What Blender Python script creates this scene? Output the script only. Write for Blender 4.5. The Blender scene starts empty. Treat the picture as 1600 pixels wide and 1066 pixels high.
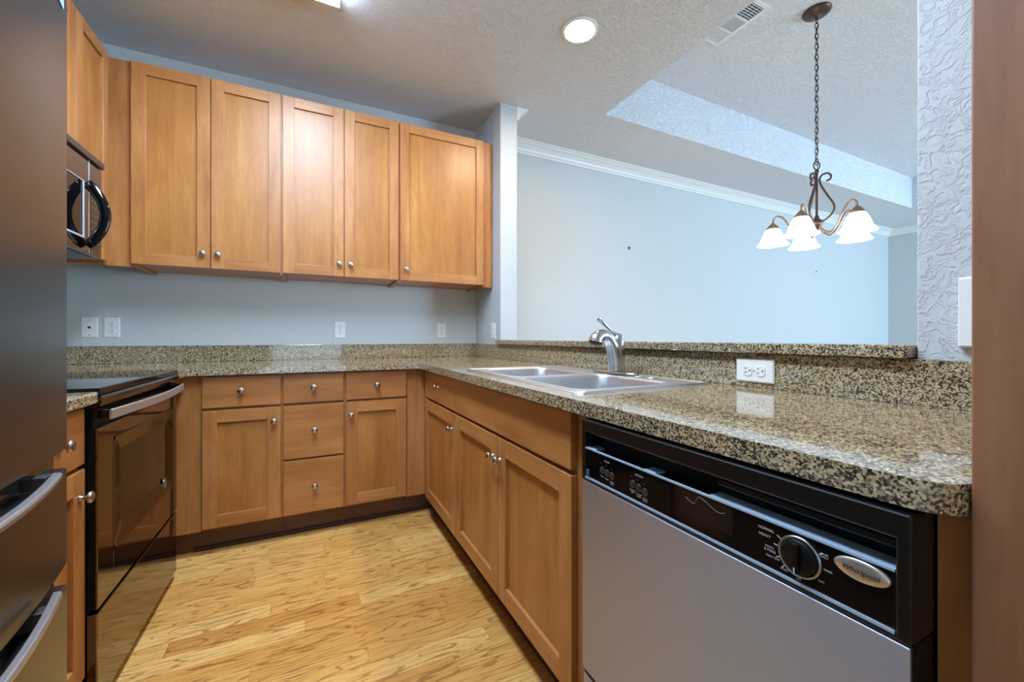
import bpy, bmesh, math, random
from mathutils import Vector, Matrix
random.seed(7)
S = bpy.context.scene
COL = S.collection
PI = math.pi

# ------------------------------------------------------------------ camera
F_PX, YAW, HORIZON, EYE = 636.136, 0.4597, 527.56, 1.0643
cd = bpy.data.cameras.new('camera'); cam = bpy.data.objects.new('camera', cd); COL.objects.link(cam)
cd.sensor_width = 36.0; cd.lens = 36.0 * F_PX / 1600.0
cd.shift_y = -(533.0 - HORIZON) / 1600.0
cd.clip_start = 0.02
cam.location = (0, 0, EYE); cam.rotation_euler = (PI / 2, 0, -YAW)
S.camera = cam

# ------------------------------------------------------------------ view, world, daylight
S.view_settings.view_transform = 'Standard'; S.view_settings.look = 'None'
S.view_settings.exposure = 0.10; S.view_settings.gamma = 1.0; S.view_settings.use_curve_mapping = False
S.cycles.max_bounces = 10; S.cycles.diffuse_bounces = 6; S.cycles.glossy_bounces = 5
S.cycles.sample_clamp_indirect = 6.0
S.cycles.caustics_reflective = False; S.cycles.caustics_refractive = False
W = bpy.data.worlds.new('world'); S.world = W; W.use_nodes = True
W.node_tree.nodes['Background'].inputs[0].default_value = (0.55, 0.75, 1.0, 1)
W.node_tree.nodes['Background'].inputs[1].default_value = 1.0

def area(name, loc, rot, sx, sy, power, color):
    d = bpy.data.lights.new(name, 'AREA'); d.shape = 'RECTANGLE'; d.size = sx; d.size_y = sy
    d.energy = power; d.color = color
    o = bpy.data.objects.new(name, d); COL.objects.link(o); o.location = loc; o.rotation_euler = rot
    return o
# daylight coming in through the glazed doors of the dining side and a cool fill light added behind the camera
area('daylight_dining', (6.5, -3.42, 1.25), (PI / 2, 0, 0), 2.2, 2.2, 400, (0.42, 0.70, 1.0))
area('fill_kitchen', (-0.2, -3.42, 1.35), (PI / 2, 0, 0), 1.6, 1.9, 15, (0.66, 0.84, 1.0))

FLUOR_E, CAN_E, SHADE_E = 50.0, 360.0, 8.0
FLUOR_C, CAN_C, SHADE_C = (0.62, 0.80, 1.0), (1.0, 0.82, 0.60), (1.0, 0.93, 0.82)

# ------------------------------------------------------------------ materials
def srgb(r, g, b):
    f = lambda c: (c / 255 / 12.92) if c / 255 <= 0.04045 else ((c / 255 + 0.055) / 1.055) ** 2.4
    return (f(r), f(g), f(b), 1.0)
class NT:
    def __init__(s, name):
        s.m = bpy.data.materials.new(name); s.m.use_nodes = True; s.t = s.m.node_tree
        s.b = s.t.nodes['Principled BSDF']
    def n(s, typ, **kw):
        x = s.t.nodes.new(typ)
        for k, v in kw.items():
            if k.startswith('i_'): x.inputs[k[2:].replace('_', ' ')].default_value = v
            else: setattr(x, k, v)
        return x
    def l(s, a, b): s.t.links.new(a, b)
    def math(s, op, a, b=None, c=None):
        x = s.t.nodes.new('ShaderNodeMath'); x.operation = op
        for i, v in enumerate((a, b, c)):
            if v is None: continue
            if isinstance(v, (int, float)): x.inputs[i].default_value = v
            else: s.l(v, x.inputs[i])
        return x.outputs[0]
    def ramp(s, fac, stops, interp='LINEAR'):
        r = s.t.nodes.new('ShaderNodeValToRGB'); r.color_ramp.interpolation = interp
        els = r.color_ramp.elements
        while len(els) < len(stops): els.new(0.5)
        for e, (p, c) in zip(els, stops): e.position = p; e.color = c
        s.l(fac, r.inputs[0]); return r.outputs[0]
    def mix(s, fac, a, b, mode='MIX'):
        x = s.t.nodes.new('ShaderNodeMix'); x.data_type = 'RGBA'; x.blend_type = mode
        for sock, v in ((x.inputs[0], fac), (x.inputs[6], a), (x.inputs[7], b)):
            if isinstance(v, (int, float)): sock.default_value = v
            elif isinstance(v, tuple): sock.default_value = v
            else: s.l(v, sock)
        return x.outputs[2]
    def vec(s, src, scale):
        x = s.t.nodes.new('ShaderNodeMapping'); x.inputs['Scale'].default_value = scale
        s.l(src, x.inputs['Vector']); return x.outputs[0]
    def noise(s, v, scale, detail=3, rough=0.5, dist=0.0):
        x = s.t.nodes.new('ShaderNodeTexNoise'); x.inputs['Scale'].default_value = scale
        x.inputs['Detail'].default_value = detail; x.inputs['Roughness'].default_value = rough
        x.inputs['Distortion'].default_value = dist
        if v is not None: s.l(v, x.inputs['Vector'])
        return x.outputs['Fac']
    def bump(s, h, strength, dist=0.002):
        x = s.t.nodes.new('ShaderNodeBump'); x.inputs['Strength'].default_value = strength
        x.inputs['Distance'].default_value = dist; s.l(h, x.inputs['Height'])
        s.l(x.outputs[0], s.b.inputs['Normal'])
def plain(name, col, rough=0.5, metal=0.0, emit=None, est=0.0, spec=None):
    k = NT(name); k.b.inputs['Base Color'].default_value = col
    k.b.inputs['Roughness'].default_value = rough; k.b.inputs['Metallic'].default_value = metal
    if spec is not None: k.b.inputs['Specular IOR Level'].default_value = spec
    if emit: k.b.inputs['Emission Color'].default_value = emit; k.b.inputs['Emission Strength'].default_value = est
    return k.m

def wood_mat(name, dark, mid, light, rough=0.37):
    k = NT(name)
    uv = k.n('ShaderNodeUVMap', uv_map='UVMap').outputs[0]
    blot = k.noise(k.vec(uv, (2.2, 7, 1)), 1.0, 3, 0.55, 0.6)
    fine = k.noise(k.vec(uv, (7, 130, 1)), 1.0, 3, 0.6, 0.3)
    band = k.noise(k.vec(uv, (0.9, 16, 1)), 1.0, 3, 0.55, 1.0)
    f = k.math('ADD', k.math('MULTIPLY', blot, 0.45), k.math('MULTIPLY', band, 0.40))
    f = k.math('ADD', f, k.math('MULTIPLY', fine, 0.22))
    c = k.ramp(f, [(0.36, dark), (0.54, mid), (0.72, light)])
    mot = k.noise(k.vec(uv, (9, 24, 1)), 1.0, 4, 0.65, 0.8)
    c = k.mix(k.ramp(mot, [(0.50, (0, 0, 0, 1)), (0.75, (0.45, 0.45, 0.45, 1))]), c, dark)
    k.l(c, k.b.inputs['Base Color'])
    k.b.inputs['Roughness'].default_value = rough
    k.b.inputs['Specular IOR Level'].default_value = 0.42; k.b.inputs['Coat Weight'].default_value = 0.3; k.b.inputs['Coat Roughness'].default_value = 0.45
    k.bump(fine, 0.03, 0.001)
    return k.m
WOOD = wood_mat('maple_wood', srgb(146, 90, 45), srgb(174, 114, 60), srgb(192, 136, 82))
WOODP = wood_mat('maple_veneer_panel', srgb(148, 92, 40), srgb(170, 111, 51), srgb(188, 132, 70))
TOEM = wood_mat('toe_kick_wood_shaded', srgb(84, 52, 30), srgb(100, 63, 38), srgb(114, 74, 46), 0.5)  # cabinet wood darkened, the shade under the doors put into its colour
WOODT = wood_mat('pantry_wood', srgb(128, 84, 58), srgb(150, 102, 74), srgb(166, 118, 90), 0.42)  # darker, greyer mix than the cabinet wood

def granite_mat():
    k = NT('granite')
    o = k.n('ShaderNodeTexCoord').outputs['Object']
    def vor(sc, feat='F1'):
        x = k.n('ShaderNodeTexVoronoi', feature=feat); x.inputs['Scale'].default_value = sc; k.l(o, x.inputs['Vector']); return x
    v1 = vor(330)
    sep = k.n('ShaderNodeSeparateColor'); k.l(v1.outputs['Color'], sep.inputs[0])
    big = k.noise(o, 70, 3, 0.6)
    med = k.noise(o, 210, 2, 0.6)
    f = k.math('ADD', k.math('MULTIPLY', sep.outputs[0], 0.55), k.math('MULTIPLY', big, 0.45))
    f = k.math('ADD', f, k.math('MULTIPLY', k.math('SUBTRACT', med, 0.5), 0.5))
    c = k.ramp(f, [(0.0, srgb(38, 35, 33)), (0.35, srgb(58, 52, 47)), (0.43, srgb(110, 97, 78)), (0.52, srgb(160, 140, 108)), (0.66, srgb(188, 167, 130)), (0.82, srgb(206, 191, 162))])
    k.l(c, k.b.inputs['Base Color'])
    k.b.inputs['Roughness'].default_value = 0.06
    k.b.inputs['Specular IOR Level'].default_value = 0.95
    return k.m
GRAN = granite_mat()

def wall_mat(name, col, sc, strength, rough=0.75):
    k = NT(name); o = k.n('ShaderNodeTexCoord').outputs['Object']
    k.b.inputs['Base Color'].default_value = col; k.b.inputs['Roughness'].default_value = rough
    n1 = k.noise(o, sc, 4, 0.6, 1.2)
    r = k.ramp(n1, [(0.45, (0, 0, 0, 1)), (0.56, (1, 1, 1, 1))])
    k.bump(r, strength, 0.004)
    return k.m
PAINT = wall_mat('wall_paint', srgb(203, 206, 205), 28, 0.22)
PAINT2 = wall_mat('wall_paint_knockdown', srgb(194, 199, 203), 42, 0.55)  # same paint as the walls, toned down to hold the divider's dimmer light
CEIL = wall_mat('ceiling_paint', srgb(229, 231, 236), 48, 0.85, 0.85)
WHITE = plain('white_trim', srgb(232, 232, 230), 0.4)
PLASTIC = plain('white_plastic', srgb(236, 236, 234), 0.35)
SLOT = plain('dark_slot', srgb(30, 30, 32), 0.5)

def floor_mat():
    k = NT('oak_strip_floor')
    g = k.n('ShaderNodeNewGeometry').outputs['Position']
    sp = k.n('ShaderNodeSeparateXYZ'); k.l(g, sp.inputs[0]); x, y = sp.outputs[0], sp.outputs[1]
    wdt, ln = 0.082, 0.62
    row = k.math('FLOOR', k.math('DIVIDE', y, wdt))
    wn = k.n('ShaderNodeTexWhiteNoise', noise_dimensions='1D'); k.l(row, wn.inputs['W'])
    xo = k.math('DIVIDE', k.math('ADD', x, k.math('MULTIPLY', wn.outputs['Value'], 7.3)), ln)
    colm = k.math('FLOOR', xo)
    cv = k.n('ShaderNodeCombineXYZ'); k.l(row, cv.inputs[0]); k.l(colm, cv.inputs[1])
    w2 = k.n('ShaderNodeTexWhiteNoise', noise_dimensions='2D'); k.l(cv.outputs[0], w2.inputs['Vector'])
    idv = w2.outputs['Value']
    cv2 = k.n('ShaderNodeCombineXYZ'); k.l(x, cv2.inputs[0]); k.l(y, cv2.inputs[1]); k.l(k.math('MULTIPLY', idv, 37.0), cv2.inputs[2])
    p = cv2.outputs[0]
    warp = k.noise(k.vec(p, (1.3, 8, 1)), 1.0, 3, 0.5)
    ring = k.math('FRACT', k.math('MULTIPLY', warp, 13.0))
    ring = k.math('ABSOLUTE', k.math('SUBTRACT', ring, 0.5))           # 0..0.5, growth rings
    pore = k.noise(k.vec(p, (11, 260, 1)), 1.0, 3, 0.65)
    blot = k.noise(k.vec(p, (2.5, 12, 1)), 1.0, 3, 0.6)
    base = k.ramp(idv, [(0.0, srgb(194, 136, 66)), (0.35, srgb(206, 152, 79)), (0.7, srgb(215, 164, 90)), (1.0, srgb(228, 182, 110))])
    dark = k.ramp(ring, [(0.0, srgb(110, 70, 32)), (0.05, srgb(150, 104, 56)), (0.12, (1, 1, 1, 1))])
    c = k.mix(0.55, base, dark, 'MULTIPLY')
    c = k.mix(k.ramp(pore, [(0.50, (0, 0, 0, 1)), (0.66, (0.7, 0.7, 0.7, 1))]), c, srgb(120, 76, 34))
    c = k.mix(k.math('MULTIPLY', blot, 0.25), c, srgb(176, 122, 62))
    # seams
    fy = k.math('FRACT', k.math('DIVIDE', y, wdt)); fx = k.math('FRACT', xo)
    sy = k.math('LESS_THAN', fy, 0.018); sx = k.math('LESS_THAN', fx, 0.003)
    c = k.mix(k.math('MULTIPLY', k.math('MAXIMUM', sx, sy), 0.45), c, srgb(96, 62, 30))
    k.l(c, k.b.inputs['Base Color']); k.b.inputs['Roughness'].default_value = 0.42; k.b.inputs['Specular IOR Level'].default_value = 0.35
    k.bump(pore, 0.05, 0.001)
    return k.m
FLOORM = floor_mat()

def steel_mat(name, col, rough, axis_scale, var=0.12, aniso=0.0):
    k = NT(name); o = k.n('ShaderNodeTexCoord').outputs['Object']
    n = k.noise(k.vec(o, axis_scale), 1.0, 3, 0.6)
    k.b.inputs['Base Color'].default_value = col; k.b.inputs['Metallic'].default_value = 1.0
    k.l(k.math('ADD', k.math('MULTIPLY', k.math('SUBTRACT', n, 0.5), var), rough), k.b.inputs['Roughness'])
    if aniso:
        k.b.inputs['Anisotropic'].default_value = aniso
        tg = k.n('ShaderNodeTangent', direction_type='UV_MAP', uv_map='UVMap'); k.l(tg.outputs[0], k.b.inputs['Tangent'])
    k.bump(n, 0.02, 0.0005)
    return k.m
STEEL = steel_mat('brushed_stainless', srgb(176, 182, 198), 0.42, (20, 8, 900), 0.12, 0.75)
SINKM = steel_mat('sink_stainless', srgb(208, 212, 218), 0.36, (400, 60, 60), 0.10)
SLATE = steel_mat('dark_slate_steel', srgb(108, 107, 111), 0.30, (20, 6, 700), 0.10)
SLATEG = steel_mat('dark_glossy_steel', srgb(98, 88, 80), 0.12, (20, 6, 500), 0.05)
SLATEM = steel_mat('mirror_dark_steel', srgb(124, 112, 104), 0.08, (20, 6, 500), 0.03)
HANDLE = plain('satin_handle_steel', srgb(206, 203, 203), 0.36, 0.85)
CHROME = plain('faucet_stainless', srgb(196, 198, 200), 0.22, 1.0)
NICKEL = plain('satin_nickel', srgb(186, 184, 182), 0.27, 1.0)
HANDLE2 = plain('fridge_handle_steel', srgb(196, 198, 204), 0.32, 0.9)
BLACKG = plain('black_gloss', srgb(10, 10, 11), 0.06)
GLASSB = plain('black_ceramic_glass', srgb(12, 12, 13), 0.03)
BLACKS = plain('black_satin_plastic', srgb(14, 13, 13), 0.36, spec=0.35)
BLACKM = plain('black_matte', srgb(10, 10, 10), 0.5, spec=0.2)
BADGE = plain('badge_silver', srgb(206, 196, 188), 0.3, 0.8)
PRINT = plain('white_print', srgb(205, 205, 210), 0.5)
PRINTD = plain('grey_print', srgb(92, 92, 96), 0.5)
INK = plain('black_ink', srgb(20, 20, 22), 0.5)
BRONZE = plain('oil_rubbed_bronze', srgb(88, 70, 62), 0.38, 0.75)
BRASSY = plain('antique_bronze_cup', srgb(140, 116, 98), 0.42, 0.6)
SHADE = plain('frosted_glass_shade', srgb(250, 248, 242), 0.4, 0.0, SHADE_C + (1,), SHADE_E)
FLUOR = plain('lit_acrylic_diffuser', srgb(245, 247, 250), 0.4, 0.0, FLUOR_C + (1,), FLUOR_E)
CANL = plain('lit_can_lens', srgb(255, 250, 240), 0.4, 0.0, CAN_C + (1,), CAN_E)
DARKTRIM = plain('dark_brown_moulding', srgb(52, 34, 24), 0.45)
BLUEW = plain('pale_blue_sticker', srgb(150, 190, 232), 0.35)

# ------------------------------------------------------------------ mesh helpers
class MB:
    def __init__(s): s.v = []; s.f = []; s.uv = []; s.sm = []; s.mi = []
    def quadface(s, pts, uvs=None, smooth=False, mi=0):
        i = len(s.v); s.v += [tuple(p) for p in pts]; s.f.append(tuple(range(i, i + len(pts))))
        s.uv.append(uvs or [(p[0], p[1]) for p in pts]); s.sm.append(smooth); s.mi.append(mi)
    def box(s, x0, x1, y0, y1, z0, z1, grain='z', mi=0):
        x0, x1 = min(x0, x1), max(x0, x1); y0, y1 = min(y0, y1), max(y0, y1); z0, z1 = min(z0, z1), max(z0, z1)
        i = len(s.v)
        P = [(x, y, z) for z in (z0, z1) for y in (y0, y1) for x in (x0, x1)]
        s.v += P
        g = 'xyz'.index(grain); ou, ov = random.uniform(0, 30), random.uniform(0, 30)
        for idx, ax in (((0, 2, 3, 1), 2), ((4, 5, 7, 6), 2), ((0, 1, 5, 4), 1), ((2, 6, 7, 3), 1), ((0, 4, 6, 2), 0), ((1, 3, 7, 5), 0)):
            s.f.append(tuple(i + j for j in idx))
            t = [a for a in (0, 1, 2) if a != ax]
            if g in t: a, b = g, [q for q in t if q != g][0]
            else: a, b = t
            s.uv.append([(P[j][a] + ou, P[j][b] + ov) for j in idx]); s.sm.append(False); s.mi.append(mi)
        return s
    def grid(s, rings, closed=True, smooth=True, cap0=False, cap1=False, mi=0):
        i = len(s.v); n = len(rings[0])
        for r in rings: s.v += [tuple(p) for p in r]
        for a in range(len(rings) - 1):
            for b in range(n if closed else n - 1):
                c = (b + 1) % n
                s.f.append((i + a * n + b, i + a * n + c, i + (a + 1) * n + c, i + (a + 1) * n + b))
                s.uv.append([(b * .01, a * .01)] * 4); s.sm.append(smooth); s.mi.append(mi)
        for flag, k in ((cap0, 0), (cap1, len(rings) - 1)):
            if flag:
                idx = [i + k * n + b for b in range(n)]
                if k == 0: idx.reverse()
                s.f.append(tuple(idx)); s.uv.append([(0, 0)] * n); s.sm.append(False); s.mi.append(mi)
        return s
    def lathe(s, prof, origin, axis=(0, 0, 1), seg=24, smooth=True, mi=0):
        a = Vector(axis).normalized(); t = a.orthogonal().normalized(); b = a.cross(t); o = Vector(origin)
        rings = [[o + a * h + (t * math.cos(q) + b * math.sin(q)) * max(r, 1e-5) for q in [2 * PI * k / seg for k in range(seg)]] for r, h in prof]
        return s.grid(rings, True, smooth, prof[0][0] > 1e-4, prof[-1][0] > 1e-4, mi)
    def tube(s, pts, r, seg=10, mi=0, flat=None):
        pts = [Vector(p) for p in pts]; rings = []; up = None
        for i, p in enumerate(pts):
            d = (pts[min(i + 1, len(pts) - 1)] - pts[max(i - 1, 0)]).normalized()
            if up is None: up = d.orthogonal().normalized()
            up = (up - d * up.dot(d)).normalized(); bn = d.cross(up)
            rr = r[i] if isinstance(r, (list, tuple)) else r
            if isinstance(rr, (list, tuple)): ra, rb = rr
            else: ra = rb = rr
            if flat is not None:
                u2 = (Vector(flat) - d * Vector(flat).dot(d)).normalized(); up = u2; bn = d.cross(up)
            rings.append([p + up * math.cos(q) * ra + bn * math.sin(q) * rb for q in [2 * PI * k / seg for k in range(seg)]])
        return s.grid(rings, True, True, True, True, mi)
    def prism(s, poly, fn, a, b, mi=0, smooth=False):
        """poly: 2-D outline, fn(u, v, t) -> xyz, from t=a to t=b"""
        r0 = [fn(u, v, a) for u, v in poly]; r1 = [fn(u, v, b) for u, v in poly]
        return s.grid([r0, r1], True, smooth, True, True, mi)
    def build(s, name, mat, parent=None, bevel=0.0, seg=2, weld=True):
        me = bpy.data.meshes.new(name)
        org = Vector((0, 0, 0))
        q = parent
        while q is not None: org += Vector(q.location); q = q.parent
        me.from_pydata([Vector(v) - org for v in s.v], [], s.f)
        ul = me.uv_layers.new(name='UVMap'); li = 0
        for p, u in zip(me.polygons, s.uv):
            for k in range(p.loop_total): ul.data[p.loop_start + k].uv = u[k]
        for p, sm, mi in zip(me.polygons, s.sm, s.mi): p.use_smooth = sm; p.material_index = mi
        for m in (mat if isinstance(mat, (list, tuple)) else [mat]): me.materials.append(m)
        bm = bmesh.new(); bm.from_mesh(me)
        bmesh.ops.recalc_face_normals(bm, faces=bm.faces[:]); bm.to_mesh(me); bm.free()
        o = bpy.data.objects.new(name, me); COL.objects.link(o)
        if parent is not None: o.parent = parent
        if bevel:
            b = o.modifiers.new('edge', 'BEVEL'); b.width = bevel; b.segments = seg; b.limit_method = 'ANGLE'; b.angle_limit = math.radians(40)
            b.harden_normals = False
        return o
def slab(name, cells, z0, z1, mat, parent=None, bevel=0.003, seg=3):
    """flat slab from convex cells that share whole edges"""
    bm = bmesh.new()
    org = Vector(parent.location) if parent is not None else Vector((0, 0, 0))
    for c in cells: bm.faces.new([bm.verts.new((x - org.x, y - org.y, z0 - org.z)) for x, y in c])
    bmesh.ops.remove_doubles(bm, verts=bm.verts[:], dist=1e-5)
    ex = bmesh.ops.extrude_face_region(bm, geom=bm.faces[:])
    for v in [g for g in ex['geom'] if isinstance(g, bmesh.types.BMVert)]: v.co.z = z1 - org.z
    bmesh.ops.recalc_face_normals(bm, faces=bm.faces[:])
    me = bpy.data.meshes.new(name); bm.to_mesh(me); bm.free(); me.materials.append(mat)
    o = bpy.data.objects.new(name, me); COL.objects.link(o)
    if parent is not None: o.parent = parent
    if bevel:
        b = o.modifiers.new('edge', 'BEVEL'); b.width = bevel; b.segments = seg; b.limit_method = 'ANGLE'; b.angle_limit = math.radians(40)
    return o
def thing(name, label, cat, loc, group=None):
    o = bpy.data.objects.new(name, None); COL.objects.link(o); o.location = loc; o.empty_display_size = 0.05
    return tag(o, label, cat, group)
def tag(o, label, cat, group=None):
    o['label'] = label; o['category'] = cat
    if group: o['group'] = group
    return o
def struct(o): o['kind'] = 'structure'; return o
def crom(pts, n=8):
    pts = [Vector(p) for p in pts]; P = [2 * pts[0] - pts[1]] + pts + [2 * pts[-1] - pts[-2]]; out = []
    for i in range(1, len(P) - 2):
        for k in range(n):
            t = k / n; a, b, c, d = P[i - 1:i + 3]
            out.append(0.5 * ((2 * b) + (c - a) * t + (2 * a - 5 * b + 4 * c - d) * t * t + (3 * b - a - 3 * c + d) * t ** 3))
    return out + [pts[-1]]
# a wall-like face: S looks to -Y, W to -X, E to +X; u runs along it, n points out of it
def fpt(face, plane, u, n, z):
    return {'S': (u, plane - n, z), 'W': (plane - n, u, z), 'E': (plane + n, u, z)}[face]
def fbox(mb, face, plane, u0, u1, n0, n1, z0, z1, grain='z', mi=0):
    a = fpt(face, plane, u0, n0, z0); b = fpt(face, plane, u1, n1, z1)
    g = 'z' if grain == 'z' else ('x' if face == 'S' else 'y')
    return mb.box(a[0], b[0], a[1], b[1], a[2], b[2], g, mi)
def naxis(face): return {'S': (0, -1, 0), 'W': (-1, 0, 0), 'E': (1, 0, 0)}[face]
def lettering(name, items, face, plane, parent, mat, n=0.0004):
    """items: (text, u, z, height, tilt, shear); u of the centre. Each word is a mesh of letter shapes lying on a face."""
    sgn = -1 if face == 'W' else 1
    org = Vector((0, 0, 0)); q = parent
    while q is not None: org += Vector(q.location); q = q.parent
    for it in items:
        txt, u, z, h = it[:4]; tilt = it[4] if len(it) > 4 else 0.0
        cu = bpy.data.curves.new('letters', 'FONT'); cu.body = txt; cu.size = h * 1.4; cu.align_x = 'CENTER'; cu.align_y = 'CENTER'
        cu.shear = it[5] if len(it) > 5 else 0.0; cu.resolution_u = 3
        to = bpy.data.objects.new('letters', cu); COL.objects.link(to)
        me = bpy.data.meshes.new_from_object(to.evaluated_get(bpy.context.evaluated_depsgraph_get()))
        bpy.data.objects.remove(to); bpy.data.curves.remove(cu)
        for v in me.vertices:
            x, y = v.co.x, v.co.y
            x, y = x * math.cos(tilt) - y * math.sin(tilt), x * math.sin(tilt) + y * math.cos(tilt)
            v.co = Vector(fpt(face, plane, u + sgn * x, n, z + y)) - org
        me.name = name; me.materials.clear(); me.materials.append(mat)
        o = bpy.data.objects.new(name, me); COL.objects.link(o); o.parent = parent

# ------------------------------------------------------------------ room shell
ZC, ZT = 2.7551, 3.15
XL, XR, YB, YF = -1.25, 8.2, 3.1358, -3.5
XW, XW2 = 1.222, 1.3566
JA, JB = 0.417, 2.6550       # pass-through opening along Y
m = MB(); m.box(XL, XR, YF, YB, -0.05, 0.0); struct(m.build('floor', FLOORM))
TX0, TX1, TY0, TY1 = 2.0, 7.05, -2.9, 2.450
m = MB()
m.box(XL, TX0, YF, YB, ZC, ZT + .1); m.box(TX1, XR, YF, YB, ZC, ZT + .1)
m.box(TX0, TX1, TY1, YB, ZC, ZT + .1); m.box(TX0, TX1, YF, TY0, ZC, ZT + .1)
m.box(TX0, TX1, TY0, TY1, ZT, ZT + .1)
struct(m.build('ceiling', CEIL))
m = MB(); m.box(XL - .1, XR + .1, YB, YB + .12, 0, ZT + .1); struct(m.build('wall_back', PAINT))
m = MB(); m.box(XL - .12, XL, YF, YB, 0, ZT + .1); struct(m.build('wall_left', PAINT))
m = MB(); m.box(XR, XR + .12, YF, YB, 0, ZT + .1); struct(m.build('wall_right', PAINT))
# the wall behind the camera with a glazed opening and a made-up kitchen window for the fill light
m = MB()
for x0, x1, z0, z1 in ((XL, -1.0, 0, ZC), (-1.0, .6, 0, .4), (-1.0, .6, 2.3, ZC), (.6, 5.3, 0, ZC), (5.3, 7.7, 2.4, ZC), (5.3, 7.7, 0, .1), (7.7, XR, 0, ZC)):
    m.box(x0, x1, YF - .12, YF, z0, z1)
struct(m.build('wall_front', PAINT))
# dividing wall: stub by the cabinets, low wall under the bar, column by the pantry
m = MB()
m.box(XW, XW2, JB, YB, 0, ZC); m.box(XW, XW2, JA, JB, 0, 1.017); m.box(XW, XW2, -0.75, JA, 0, ZC)
struct(m.build('wall_divider', PAINT2, bevel=0.004))

CROWN = [(0, 0), (.012, 0), (.014, .018), (.024, .024), (.030, .040), (.050, .062), (.072, .074), (.078, .082), (.092, .084), (.092, .097), (0, .097)]
cz = ZC - .0965
m = MB(); m.prism(CROWN, lambda n, z, t: (t, YB - n, cz + z), XW2, XR); struct(m.build('trim_1', WHITE))
m = MB(); m.prism(CROWN, lambda n, z, t: (XR - n, t, cz + z), YF, YB); struct(m.build('trim_2', WHITE))
m = MB(); m.prism(CROWN, lambda n, z, t: (XW2 + n, t, cz + z), JB, YB); struct(m.build('trim_3', WHITE))

# ------------------------------------------------------------------ cabinet kit
TH = 0.019
def knob(face, plane, u, z, parent, scale=1.0):
    m = MB(); k = scale
    prof = [(.0085 * k, 0), (.0085 * k, .002), (.0055 * k, .004), (.005 * k, .012), (.0075 * k, .0155), (.014 * k, .018), (.0160 * k, .021), (.0155 * k, .0245), (.012 * k, .0275), (.006 * k, .029), (0, .0294)]
    m.lathe(prof, fpt(face, plane, u, 0, z), naxis(face), 20)
    return m.build('knob', NICKEL, parent)
def shaker(face, plane, u0, u1, z0, z1, parent, kn=None, st=0.060):
    """door whose front lies on 'plane'"""
    u0, u1 = min(u0, u1), max(u0, u1)
    m = MB()
    fbox(m, face, plane, u0, u0 + st, -TH, 0, z0, z1, 'z'); fbox(m, face, plane, u1 - st, u1, -TH, 0, z0, z1, 'z')
    fbox(m, face, plane, u0 + st, u1 - st, -TH, -.0003, z0, z0 + st, 'u'); fbox(m, face, plane, u0 + st, u1 - st, -TH, -.0003, z1 - st, z1, 'u')
    d = m.build('door', WOOD, parent, 0.0014)
    p = MB(); fbox(p, face, plane, u0 + st - .004, u1 - st + .004, -TH + .003, -.0115, z0 + st - .004, z1 - st + .004, 'z')
    p.build('panel', WOODP, d)
    if kn: knob(face, plane, kn[0], kn[1], d)
    return d
def slabfront(face, plane, u0, u1, z0, z1, parent, kn=None, name='drawer'):
    m = MB(); fbox(m, face, plane, u0, u1, -TH, 0, z0, z1, 'u')
    d = m.build(name, WOOD, parent, 0.0016)
    if kn: knob(face, plane, kn[0], kn[1], d)
    return d
def carcass(face, plane, u0, u1, depth, z0, z1, parent, toe=None, recess=0.0):
    """box behind the doors; front edge TH behind the door plane"""
    m = MB(); f = -TH - .0005
    t = .016
    fbox(m, face, plane, u0, u0 + t, f, -depth, z0, z1, 'z'); fbox(m, face, plane, u1 - t, u1, f, -depth, z0, z1, 'z')
    fbox(m, face, plane, u0 + t, u1 - t, f, f - t, z0 + recess, z1, 'z')
    fbox(m, face, plane, u0 + t, u1 - t, f - t, -depth, z0 + recess, z0 + recess + t, 'u')
    fbox(m, face, plane, u0 + t, u1 - t, f - t, -depth, z1 - t, z1, 'u')
    c = m.build('carcass', WOOD, parent)
    if toe:
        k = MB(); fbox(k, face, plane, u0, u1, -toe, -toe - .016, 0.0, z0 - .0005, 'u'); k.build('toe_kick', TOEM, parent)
    return c
ZDT, ZDB, ZDO, ZBO = .8705, .7192, .7060, .1330
CTOP, CBOT = .914, .8812
PB, PP, PU, PL = 2.4275, .6034, 2.7758, -.5535
CZ0, CZ1 = .122, .8802
B0, B1, B2, B3, B4, B5 = -.4695, -.1387, -.1265, .1636, .1763, .5066

# ---- base cabinets on the back wall
c = thing('base_cabinet', 'wood base cabinet with one drawer over one door, right beside the stove', 'cabinet', (-.30, 2.78, 0), 'base cabinets along the back wall')
carcass('S', PB, -.4775, -.1330, .60, CZ0, CZ1, c, .085)
slabfront('S', PB, B0, B1, ZDB, ZDT, c, (-.309, .8005)); shaker('S', PB, B0, B1, ZBO, ZDO, c, (-.1675, .634))
m = MB(); fbox(m, 'S', PB, -.85, -.478, -TH - .0005, -.04, CZ0 - .004, CZ1, 'z'); m.build('filler_panel', WOOD, c)
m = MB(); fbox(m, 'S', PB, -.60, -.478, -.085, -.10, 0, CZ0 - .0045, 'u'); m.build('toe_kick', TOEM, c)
c = thing('base_cabinet', 'wood base cabinet with a stack of three drawers on the back wall', 'cabinet', (.018, 2.78, 0), 'base cabinets along the back wall')
carcass('S', PB, -.1325, .1700, .60, CZ0, CZ1, c, .085)
slabfront('S', PB, B2, B3, ZDB, ZDT, c, (.0165, .7993)); slabfront('S', PB, B2, B3, .4255, ZDO, c, (.0205, .5706)); slabfront('S', PB, B2, B3, ZBO, .4154, c, (.0210, .2708))
c = thing('base_cabinet', 'wood base cabinet with drawer over door in the inner corner, beside the three-drawer stack', 'cabinet', (.34, 2.78, 0), 'base cabinets along the back wall')
carcass('S', PB, .1705, .5140, .60, CZ0, CZ1, c, .085)
slabfront('S', PB, B4, B5, ZDB, ZDT, c, (.3413, .795)); shaker('S', PB, B4, B5, ZBO, ZDO, c, (.2024, .6335))
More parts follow.
